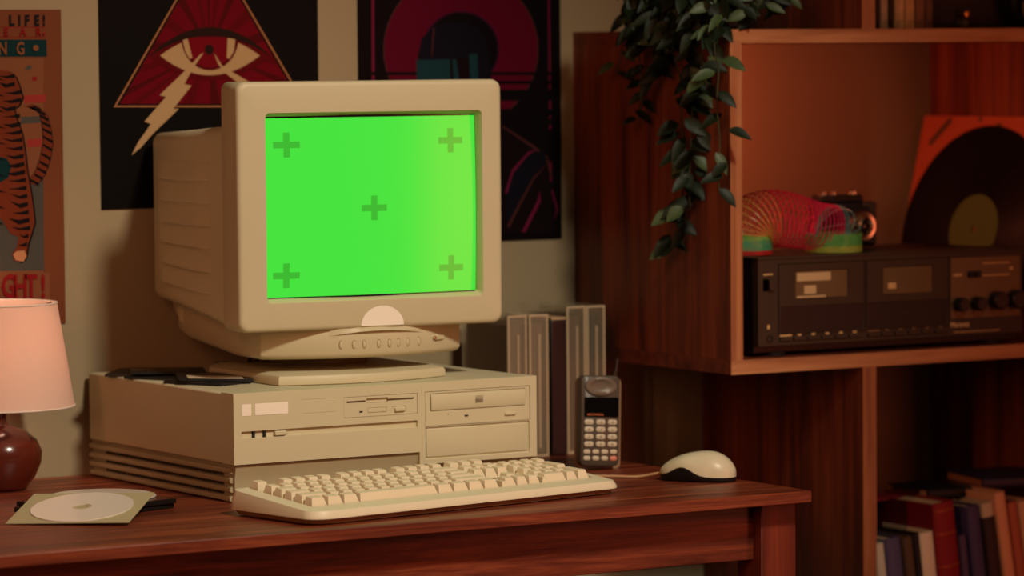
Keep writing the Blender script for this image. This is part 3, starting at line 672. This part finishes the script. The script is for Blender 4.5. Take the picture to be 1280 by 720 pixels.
# ------------------------------------------------------------------ cassette deck
DK = thing('cassette_deck', 'black double cassette deck on the middle bookcase shelf', 'cassette deck', (.7925, .040, .135))
DB = mat('deck_black', S(22,17,14), .42, var=.15); DF = mat('deck_face', S(50,40,28), .45, var=.06); DP = mat('deck_bronze_panel', S(110,84,56), .4, var=.05); DG = mat('deck_print', S(214,176,118), .5); DW = mat('cassette_window', S(108,84,56), .2, var=.1); DLB = mat('cassette_pale', S(200,172,126), .5)
DWD, DH = .44, .1315
b = B(); b.box(0, DWD, .012, .225, .005, DH-.002); obj('case', b, DB, DK, bev=.0015)
b = B(); b.relief([], [], [(.0320,.1735,.0300,.1225,.003), (.1755,.3145,.0300,.1225,.003), (.3175,.4360,.0385,.1205,.0008,1), (.0305,.3155,.0195,.0285,.0012)], 0, DWD, .0150, .1300, .0120, base=0)
obj('front_panel', b, [DF, DP], DK, bev=.0005)
b = B(); b.box(-.001, DWD+.001, -.0015, .06, DH-.0025, DH+.0002); obj('top_edge', b, DF, DK, bev=.0005)
for fx in (.03, DWD-.05):
    for fy in (.02, .18):
        b = B(); b.lathe([(.013, .0002), (.014, .006)], 20, (fx+.01, fy, 0)); obj('foot', b, BLACKM, DK)
for i, (x0, x1) in enumerate(((.0335, .1720), (.1770, .3130))):
    b = B(); wx0, wx1 = (x0+.026, x1-.026); b.relief([], [], [(wx0, wx1, .0750, .1125, .0022), (x0+.002, x1-.002, .0325, .0660, .0006, 1)], x0, x1, .0310, .1215, .0035, base=.0)
    dr = obj('cassette_door', b, [DF, DB], DK, bev=.0006)
    b = B(); b.box(wx0+.001, wx1-.001, .0008, .0022, .0760, .1115); wn = obj('window', b, DW, dr)
    b = B()
    if i == 0: b.box(wx0+.003, wx0+.058, .0003, .0010, .0985, .1095); b.box(wx0+.015, wx0+.034, .0003, .0010, .0815, .0925); b.box(wx0+.003, wx0+.050, .0003, .0010, .0765, .0790)
    else: b.box(wx0+.009, wx0+.022, .0003, .0010, .083, .091)
    obj('cassette_label', b, DLB if i == 0 else DG, wn)
    b = B(); text_into(b, 'TAPE' if False else '- -', .006, FRONT(x0+.058, .0002, .048)); obj('door_print', b, DP, dr)
    for k in range(6):
        bx0 = x0+.001+k*.0225
        b = B(); b.box(bx0, bx0+.0195, -.0018, .002, .0205, .0255); obj('transport_button', b, DF, DK, bev=.0005)
        b = B(); b.box(bx0+(.0 if k == 0 else .006), bx0+(.019 if k == 0 else .012), -.0003, .0001, .0268, .0290); obj('button_print', b, DG if i == 0 else DP, DK)
b = B(); b.relief([], [], [], .0080, .0155, .0875, .1035, .0005, base=-.0006); b.box(.0080, .0155, -.0006, .0006, .0875, .1035); ps = obj('power_switch', b, DB, DK)
b = B(); b.box(.0155, .0245, -.0050, .001, .0885, .1025); obj('rocker', b, DF, ps, bev=.0006)
b = B(); b.box(.0085, .0235, -.0003, .0001, .1085, .1103); b.box(.0145, .0180, -.0003, .0001, .0375, .0430); obj('panel_print', b, DG, DK)
b = B(); b.lathe([(.0048, -.0010), (.0048, -.0004), (.0028, -.0004), (.0028, .006)], 20, (.018, 0, .0245), 'y', cap0=False); obj('headphone_jack', b, BLACKM, DK)
for kx, kr in ((.3300, .0095), (.3605, .0095), (.3945, .0125), (.4265, .0130)):
    b = B(); b.lathe([(kr, .001), (kr, -.013), (kr*.9, -.0145), (.001, -.0145)], 32, (kx, 0, .0575+(kr-.0095)), 'y'); kn = obj('knob', b, DB, DK)
    b = B(); b.lathe([(kr*.80, -.0144), (kr*.80, -.0150), (.001, -.0150)], 28, (kx, 0, .0575+(kr-.0095)), 'y'); obj('knob_cap', b, mat('knob_cap', S(46,34,26), .4), kn)
b = B(); b.box(.3460, .3560, -.0030, .001, .0935, .1020); b.box(.3575, .3665, -.0030, .001, .0935, .1020); obj('slide_switch', b, BLACKM, DK, bev=.0005)
b = B(); b.box(.3215, .3360, -.0003, .0009, .0960, .0985)
b.box(.3715, .4180, -.0003, .0009, .1110, .1123); b.box(.3715, .4180, -.0003, .0009, .0945, .0958); b.box(.4185, .4235, -.0003, .0009, .1015, .1055); b.box(.3215, .40, -.0003, .0001, .0195, .0203); obj('scale_print', b, DG, DK)
b = B(); text_into(b, 'Marantz', .0098, FRONT(.3160, -.0003, .0270), bold=.0003); obj('brand_lettering', b, DLB, DK)
# ------------------------------------------------------------------ spring toy
cols = [S(200,30,40), S(70,170,120), S(120,190,90), S(210,150,70), S(226,110,80), S(220,40,70), S(200,30,90), S(120,60,130), S(80,130,130), S(90,180,90), S(170,190,80)]
SM = [mat('spring_plastic', c, .35, var=.02) for c in cols]
sl_ = B(); rr = .034; SZ = .2672
xl, xr_ = .815, .958
path = []
def add(x, y, z, tx, tz_): path.append((Vector((x, y, z)), None))
for k in range(14): add(xl, .10, SZ+.0012+k*.0019, 0, 1)
n = 27
for k in range(n):
    a = math.pi*(k+.5)/n; cx_ = (xl+xr_)/2; rx = (xr_-xl)/2
    add(cx_-rx*math.cos(a), .10, SZ+.027+.017*math.sin(a)+.006*math.sin(2*a), math.sin(a)*rx, .045*math.cos(a)+.0001)
for k in range(14): add(xr_, .10, SZ+.0012+(13-k)*.0018, .0, -1)
NP = len(path)
path = [(path[i][0], (path[min(i+1, NP-1)][0]-path[max(i-1, 0)][0]).normalized()) for i in range(NP)]
per = 20; loops = []
tot = NP*per; pts = []
for i in range(tot):
    f = i/per; k = min(int(f), NP-2); t = f-k
    c_ = path[k][0].lerp(path[k+1][0], min(t,1)); tn = path[k][1].lerp(path[k+1][1], min(t,1)).normalized()
    n1 = Vector((0,1,0)); n2 = tn.cross(n1); a = 2*math.pi*f
    q_ = min(1, max(0, (f-14)/27)); r_ = rr*(1.0+.16*math.sin(math.pi*min(1, q_*1.5))-(.22*math.sin(math.pi*q_)*q_)+(.10 if f > 41 else .10*q_))
    pts.append(c_ + (n1*math.cos(a)+n2*math.sin(a))*r_)
seg_m = lambda f: 0 if f < 3 else 1 if f < 10 else 2 if f < 13 else 3 if f < 19 else 4 if f < 22 else 5 if f < 29 else 6 if f < 37 else 8 if f < 41 else 9 if f < 50 else 10
vs = []
bm = sl_.b
for i, p in enumerate(pts):
    t = (pts[min(i+1, len(pts)-1)]-pts[max(i-1, 0)]).normalized(); k = min(int(i/per), NP-1); ax = path[k][1]
    w1 = (ax - t*ax.dot(t)).normalized(); w2 = t.cross(w1)
    vs.append([bm.verts.new(p+w1*.00055+w2*.0009), bm.verts.new(p+w1*.00055-w2*.0009), bm.verts.new(p-w1*.00055-w2*.0009), bm.verts.new(p-w1*.00055+w2*.0009)])
for i in range(len(vs)-1):
    for q in range(4):
        bm.faces.new([vs[i][q], vs[i][(q+1) % 4], vs[i+1][(q+1) % 4], vs[i+1][q]]).material_index = seg_m(i/per)
bmesh.ops.translate(bm, verts=bm.verts, vec=(-(xl+xr_)/2, -.10, -SZ))
o = obj('spring_toy', sl_, SM, loc=((xl+xr_)/2, .10, SZ)); tag(o, 'rainbow plastic coil spring arched over the cassette deck', 'toy')
# ------------------------------------------------------------------ folding camera
fc = thing('vintage_camera', 'vintage black folding camera with chrome lens ring on the cassette deck', 'camera', (1.034, .175, .2675), 0)
CB = mat('camera_leather', S(20,15,13), .55, var=.2, bump=.4)
b = B(); b.box(-.045, .052, 0, .03, 0, .062); obj('body', b, CB, fc, bev=.005, seg=3)
b = B(); b.box(-.040, .030, .003, .027, .062, .072); tp = obj('top_housing', b, BLACK, fc, bev=.002)
b = B(); b.box(.028, .050, -.003, .02, .004, .061); obj('grip_panel', b, mat('grey_leatherette', S(58,44,34), .6), fc, bev=.002)
for kx, kr in ((-.028, .006), (-.010, .004), (.022, .007), (.034, .005)):
    b = B(); b.lathe([(kr, .0), (kr, .006), (kr*.8, .007)], 20, (kx, .015, .070 if kx < .03 else .062)); obj('dial', b, CHROME, fc)
b = B()
for k in range(6):
    g = .028-.0016*k; y0 = -.004*k; b.box(-.006-g+.012, -.006+g+.012, y0-.004, y0+.0, .030-g*.95, .030+g*.95)
obj('bellows', b, BLACKM, fc)
b = B(); b.lathe([(.0215,-.024), (.0215,-.030), (.0195,-.033), (.0150,-.032), (.0135,-.028), (.0125,-.028)], 40, (.006, 0, .030), 'y', cap1=False); ln = obj('lens_ring', b, CHROME, fc, smooth=30)
b = B(); b.lathe([(.0125,-.026), (.0125,-.038), (.0105,-.040), (.0080,-.036)], 32, (.006, 0, .030), 'y', cap1=False); obj('inner_ring', b, CHROME, ln, smooth=30)
b = B(); b.lathe([(.0082,-.030), (.0082,-.036), (.004,-.0375), (.0005,-.038)], 24, (.006, 0, .030), 'y'); obj('lens_glass', b, mat('lens_glass', S(6,6,8), .08), ln)
# ------------------------------------------------------------------ record and sleeve
yw = -1.5; al = .24
def lean(origin):
    ex = Vector((math.cos(yw), math.sin(yw), 0)); bk = Vector((-math.sin(yw), math.cos(yw), 0))
    ez = (Vector((0,0,1))*math.cos(al) + bk*math.sin(al)); ey = ez.cross(ex)
    M = Matrix((ex, ey, ez)).transposed().to_4x4(); M.translation = origin; return M
so = Vector((1.262, .390, .1355))
sv = thing('record_sleeve', 'square orange record sleeve leaning on the side panel right of the deck', 'record sleeve'); sv.matrix_world = lean(so)
b = B(); b.box(0, .315, 0, .003, 0, .315)
SLO = mat('orange_sleeve', S(196,92,60), .6, var=.06)
def sq(pts, y=-.0003): b.poly([(x, y, z) for x, z in pts], 1)
sq([(.020,.272), (.026,.270), (.062,.306), (.060,.312), (.054,.312), (.022,.280)]); sq([(.012,.240), (.015,.240), (.015,.243), (.012,.243)]); sq([(.118,.308), (.126,.306), (.124,.314), (.118,.314)]); sq([(.156,.296), (.170,.298), (.168,.306), (.156,.304)])
obj('cover', b, [SLO, mat('sleeve_print', S(96,70,48), .6)], sv, norm=False)
rec = thing('vinyl_record', 'black vinyl record with a green label leaning in front of its sleeve', 'record'); rec.matrix_world = lean(so + Vector((.152*math.cos(yw)-.0025, .152*math.sin(yw), .0005)))
b = B()
rp = [(.0036, 0), (.0036, .0009)] ; prof = []
k = .052
prof = [(.0036,.0008), (.050,.0008)]
while k < .146: prof += [(k, .0011), (k+.0012, .0008)]; k += .0024
prof += [(.1505,.0006), (.1505,-.0006), (.0036,-.0006)]
b.lathe([(r_, -h) for r_, h in prof], 96, (0, 0, .1508), 'y', cap0=False, cap1=False)
vm, nt, p = newmat('vinyl'); p.inputs['Base Color'].default_value = (.003,.0025,.0025,1); p.inputs['Roughness'].default_value = .4; p.inputs['Specular IOR Level'].default_value = .2
tq = nt.nodes.new('ShaderNodeTexCoord'); nq = nt.nodes.new('ShaderNodeTexNoise'); nq.inputs['Scale'].default_value = 40; nt.links.new(tq.outputs['Object'], nq.inputs['Vector'])
rq = nt.nodes.new('ShaderNodeMapRange'); rq.inputs[3].default_value = .36; rq.inputs[4].default_value = .5; nt.links.new(nq.outputs['Fac'], rq.inputs[0]); nt.links.new(rq.outputs[0], p.inputs['Roughness'])
obj('disc', b, vm, rec, smooth=20)
b = B(); b.lathe([(.0036, -.0009), (.0036, -.0013), (.0500, -.0013), (.0500, -.0009)], 64, (0,0,.1508), 'y', cap0=False, cap1=False)
obj('label', b, mat('green_label', S(84,104,50), .6, var=.06), rec)
# ------------------------------------------------------------------ top shelf things
CASM = mat('clear_case', S(186,160,120), .2, var=.3, scale=60, alpha=.6); 
tx = 1.0085
for i, (w_, c, lab) in enumerate(((.0150, S(120,90,60), 'tan cassette case at the left end of the top shelf row'), (.0075, S(24,16,14), 'thin black cassette case next to the tan one on the top shelf'), (.0130, S(170,140,104), 'pale cassette case right of the thin black one'), (.0080, S(40,26,20), 'thin dark brown cassette case in the middle of the top shelf row'), (.0165, S(186,150,100), 'cream cassette case, left of two cream ones on the top shelf'), (.0165, S(170,130,86), 'cream cassette case, right of two cream ones on the top shelf'), (.0160, S(110,76,52), 'brown cassette case third from the right on the top shelf'), (.0130, S(86,58,42), 'dark tan cassette case at the right end of the row'))):
    t = thing('cassette_case', lab, 'cassette case', (tx, .095, .5657), 0, 'cassette cases on the top shelf')
    b = B(); b.box(0, w_, 0, .07, 0, .108); obj('box', b, mat('case_colour', c, .25, var=.4, scale=70), t, bev=.0012)
    b = B(); b.box(.0015, w_-.0015, -.0004, .0002, .012, .096); obj('spine_card', b, mat('spine_card', tuple(min(1, v*1.25) for v in c[:3])+(1,), .4, var=.5, scale=90), t)
    tx += w_+.0012
cf = thing('film_camera', 'black film camera with a chrome-ringed lens on the top shelf', 'camera', (1.215, .12, .5657))
b = B(); b.box(-.075, .10, 0, .05, 0, .085); obj('body', b, CB, cf, bev=.006, seg=3)
b = B(); b.lathe([(.036, 0), (.036, -.03), (.030, -.034), (.030, -.05)], 40, (.075, 0, .038), 'y'); obj('lens_barrel', b, BLACK, cf)
b = B(); b.lathe([(.0305,-.046), (.0305,-.053), (.0275,-.056), (.0215,-.053), (.0205,-.049)], 40, (.075, 0, .030), 'y', cap1=False); obj('lens_ring', b, mat('worn_ring', S(170,140,110), .45, .6), cf)
b = B(); b.lathe([(.004, 0), (.004, -.012), (.0055, -.013), (.0055, -.017), (.003, -.018)], 20, (-.027, 0, .020), 'y'); obj('knob', b, GOLD, cf)
b = B(); b.lathe([(.005, 0), (.005, -.014)], 16, (-.028, 0, .008), 'y'); obj('lever', b, PG, cf)
# ------------------------------------------------------------------ books
def book(x, y, z, th, h, d, col, label, lean_=0, pages=S(196,160,120), flat=None, bands=None, two=None, yaw=0, grp='books on the lower shelf', rnd_=True):
    if flat: rot = (0, 0, yaw)
    else: rot = (0, lean_, yaw)
    t = thing('book', label, 'book', (x, y, z), rot=rot, group=grp)
    cm = mat('book_cover', col, .55, var=.1, scale=25); pg = mat('book_pages', pages, .8, var=.1, scale=60)
    def M(b): return b
    b = B(); n = 6
    sp = [(0, .004), *[(th/2-th/2*math.cos(math.pi*k/n), .004-.004*math.sin(math.pi*k/n)) for k in range(1, n)], (th, .004)]
    out = sp + [(th, d), (th-.0022, d), (th-.0022, .0065), (.0022, .0065), (.0022, d), (0, d)]
    pgb = [(.0023, .0066), (th-.0023, .0066), (th-.0023, d-.004), (.0023, d-.004)]
    if flat:   # spine towards -y, lying: swap x<->z
        b.loft([[(a, y_, x_) for x_, y_ in out] for a in (0, h)]); bb = B(); bb.loft([[(a, y_, x_) for x_, y_ in pgb] for a in (.004, h-.004)])
    else:
        b.loft([[(x_, y_, a) for x_, y_ in out] for a in (0, h)]); bb = B(); bb.loft([[(x_, y_, a) for x_, y_ in pgb] for a in (.004, h-.004)])
    obj('cover', b, cm, t, smooth=50); obj('pages', bb, pg, t)
    if bands:
        for zb in bands[0]:
            b = B(); b.loft([[(x_, y_-.0012, a) for x_, y_ in sp] + [(th, .006, a), (0, .006, a)] for a in (zb, zb+bands[2])]); obj('spine_band', b, bands[1], t)
    if two:
        b = B(); b.loft([[(x_-(0 if x_ > th/2 else .0002)+(.0002 if x_ > th/2 else 0), y_-.0004, a) for x_, y_ in sp] + [(th+.0002, d*.9, a), (-.0002, d*.9, a)] for a in (two[0], two[1])]); obj('dust_jacket', b, mat('dust_jacket', two[2], .6, var=.6, scale=30), t, label='dark patterned lower jacket')
    return t
BZ = -.3268
def px2x(px_): return 1.0005+(px_-1097)*.001376
def bk(pxl, pxr, ytop, col, label, lean_=.12, y=.055, d=.13, **k):
    """spine top-left corner seen at pxl, top at ytop; leaning book stands on the board"""
    th = (pxr-pxl)*.001376*.96; zt = at((pxl+pxr)/2, ytop, (0,1,0), y).z; h = (zt-BZ)/math.cos(lean_)-th*abs(math.sin(lean_))*.3
    xt = at(pxl, ytop, (0,1,0), y).x; x = xt + math.sin(lean_)*h
    return book(x, y, BZ+.0003+(th*math.sin(lean_) if lean_ > 0 else 0), th, h, d, col, label, -lean_, **k)
gold = mat('book_gilt', S(150,60,36), .4, .3)
bk(1094, 1106, 682, S(206,196,170), 'slim cream book at the left end beside the bookcase divider', .12, d=.115)
bk(1106, 1127, 677, S(78,72,104), 'blue book right of the slim cream book', .12, d=.11)
bk(1129, 1142, 674, S(82,60,42), 'olive brown book between the blue and black ones', .12, d=.115)
bk(1142, 1150, 668, S(24,20,26), 'narrow black book left of the white one', .12, d=.115)
bk(1150, 1168, 669, S(222,206,178), 'white book left of the big red book', .12, d=.115)
bk(1167, 1194, 633, S(128,16,24), 'big red leather book with raised gilt spine bands', .12, y=.050, d=.155, bands=([.06, .115, .155, .20, .232], gold, .004))
bk(1200, 1209, 671, S(76,58,88), 'small purple book right of the big red one', .12, y=.052, d=.11)
bk(1209, 1226, 636, S(64,56,96), 'tall blue-violet book right of the small purple one', .13, y=.055, d=.15)
bk(1228, 1243, 632, S(196,178,146), 'cream book with a dark patterned lower half', .15, y=.055, d=.14, two=(.02, .222, S(52,34,36)))
bk(1244, 1258, 619, S(222,160,124), 'tall peach book right of the dark patterned one', .16, y=.052, d=.15)
bk(1261, 1273, 631, S(176,96,72), 'salmon book right of the tall peach one', .16, y=.055, d=.15)
bk(1274, 1290, 630, S(206,164,128), 'cream book cut off by the right edge', .16, y=.055, d=.15)
book(1.040, .145, -.0838, .006, .085, .13, S(110,20,26), 'thin red book lying across the upright books', flat=True, yaw=.12, grp='books lying flat on top')
book(1.133, .120, -.0838, .016, .072, .10, S(12,9,10), 'thick black book lying on top of the others', flat=True, yaw=-.05, grp='books lying flat on top')
book(1.220, .110, -.0722, .015, .125, .13, S(40,34,58), 'large navy book with brown cover lying at the right', flat=True, yaw=-.22, pages=S(180,120,80), grp='books lying flat on top')
# ------------------------------------------------------------------ hanging plant
GL = mat('leaf_green', S(16,30,10), .5, var=.45, scale=60, spec=.3); GL2 = mat('leaf_striped', S(58,78,42), .5, var=.5, scale=120); STM = mat('vine_stem', S(60,60,34), .6)
plant = thing('hanging_plant', 'trailing leafy vine spilling over the top left corner of the bookcase', 'plant', (.80, .16, .5657))
pb = B(); pb.lathe([(.045,.0), (.062,.004), (.072,.09), (.075,.10), (.070,.10), (.066,.085)], 40, cap1=True); obj('pot', pb, mat('dark_pot', S(34,26,22), .5), plant)
lb = B(); sb = B(); rn = random.Random(11); org = Vector((.80, .16, .5657))
def leaf(p, dirv, nrm, L_, Wd, mi):
    d = dirv.normalized(); n_ = (nrm - d*nrm.dot(d)).normalized(); s = d.cross(n_)
    c = []; N_ = 6
    for k in range(N_+1):
        t = k/N_; w_ = Wd/2*math.sin(math.pi*min(1, t**.80))**.85 if 0 < t < 1 else 0
        base = p + d*(L_*t) + n_*(-.22*L_*t*t)
        c.append((base, w_))
    V = lb.b.verts.new
    prev = None
    for base, w_ in c:
        row = (V(base - s*w_ + n_*w_*.35), V(base), V(base + s*w_ + n_*w_*.35))
        if prev:
            for a, q in ((0,1), (1,2)):
                f = lb.b.faces.new([prev[a], prev[q], row[q], row[a]]); f.material_index = mi
        prev = row
def strand(pts, ln, nl, sz=.038, spread=.010):
    P = smooth_path([Vector(p)-org for p in pts], 8); sb.tube(P, .0011, 5)
    for k in range(nl):
        f = (k+rn.random()*.6)/nl; p = P[min(int(f*len(P)), len(P)-1)]
        a = rn.choice((-1, 1)); az = rn.uniform(-.8, .8)
        # across the strand, seen from the room; tips point down and out
        dv = Vector((-.5+rn.uniform(-.5,.3), -.7+rn.uniform(-.4,.2), 0)).normalized()*.35 + Vector((r0.x, r0.y, 0))*a*rn.uniform(.4, 1.1) + Vector((0,0,-rn.uniform(.15, .9)))
        q = p + Vector((rn.uniform(-1,1), rn.uniform(-1,1), 0))*spread
        if q.x + org.x > .735 and q.z+org.z < .565 and q.y+org.y > .02: q.x = .733-org.x
        nv = Vector((-.5+rn.uniform(-.4,.4), -.7, .45+rn.uniform(-.4,.4)))
        leaf(q, dv, nv, sz*rn.uniform(.75, 1.15), sz*rn.uniform(.40, .52), 1 if rn.random() < .2 else 0)
def PX(x, y, X=.722): return at(x, y, (1,0,0), X)
def PY(x, y, Y=.012): return at(x, y, (0,1,0), Y)
T = Vector((.78, .15, .625))
strand([T, (.735,.10,.60), PX(838,40), PX(850,100), PX(852,160), PX(858,200), PX(852,250), PX(845,290), PX(838,306)], 0, 34)
strand([T, (.735,.12,.60), PX(862,60), PX(866,110), PX(864,170), PX(862,215), PX(862,262)], 0, 24)
strand([T, (.75,.06,.60), PY(893,55), PY(898,90), PY(896,130), PY(900,180), PY(897,215), PY(900,240)], 0, 14, .034)
strand([T, (.73,.19,.60), PX(800,30), PX(800,80), PX(803,120), PX(798,150)], 0, 16, .026)
strand([T, (.72,.22,.60), PX(785,30), PX(778,60), PX(772,92)], 0, 12, .026)
strand([T, (.74,.05,.61), PX(880,30), PX(878,70), PX(884,110)], 0, 18)
strand([T, (.74,.12,.61), PX(822,20), PX(820,60), PX(824,95)], 0, 22)
strand([T, (.80,.04,.60), PY(925,8,.02), PY(938,22,.015)], 0, 10, .028)
strand([T, (.84,.06,.60), PY(965,-8,.05), PY(990,-2,.05)], 0, 10, .028)
for k in range(120):   # crown spilling over the board edge
    p = PX(rn.uniform(786, 905), rn.uniform(-40, 42), rn.uniform(.70, .735))
    leaf(p-org, Vector((rn.uniform(-1,.3), rn.uniform(-1,.6), -rn.uniform(.1,.9))), Vector((-.5,-.7,.5+rn.uniform(-.4,.4))), .036*rn.uniform(.8,1.2), .015*rn.uniform(.8,1.2), 1 if rn.random() < .12 else 0)
obj('foliage', lb, [GL, GL2], plant, smooth=180, norm=False); obj('stem', sb, STM, plant)
# ------------------------------------------------------------------ light
def area(name, loc, target, size, power, col, spread=180, sy=None):
    l = bpy.data.lights.new(name, 'AREA'); l.energy = power; l.color = col; l.size = size; l.shape = 'RECTANGLE' if sy else 'SQUARE'
    if sy: l.size_y = sy
    l.spread = R(spread); o = bpy.data.objects.new(name, l); C.objects.link(o); o.location = loc
    o.rotation_euler = (Vector(target)-Vector(loc)).to_track_quat('-Z', 'Y').to_euler(); return o
def spot(name, loc, target, power, col, size=40, blend=.6, rad=.15):
    l = bpy.data.lights.new(name, 'SPOT'); l.energy = power; l.color = col; l.spot_size = R(size); l.spot_blend = blend; l.shadow_soft_size = rad
    o = bpy.data.objects.new(name, l); C.objects.link(o); o.location = loc
    o.rotation_euler = (Vector(target)-Vector(loc)).to_track_quat('-Z', 'Y').to_euler(); return o
spot('key_light', (.34, -3.1, 2.75), (.13, .0, .16), 480, (1, .865, .655), 30.5, 1.0, .22)
area('side_light', (-2.6, -2.6, 1.25), (.75, .25, .2), .08, 26, (1, .40, .19), 180, 1.6)
area('red_fill', (1.74, -2.12, .25), (.5, .1, .25), .55, 7.5, (1, .20, .10), 180, 1.2)
spot('shelf_glow', (.80, .235, .46), (1.02, .42, .33), 2.6, (1, .20, .09), 165, .5, .03)
w = bpy.data.worlds.new('world'); sc.world = w; w.use_nodes = True
bg = w.node_tree.nodes['Background']; bg.inputs[0].default_value = (.9, .48, .28, 1); bg.inputs[1].default_value = .045
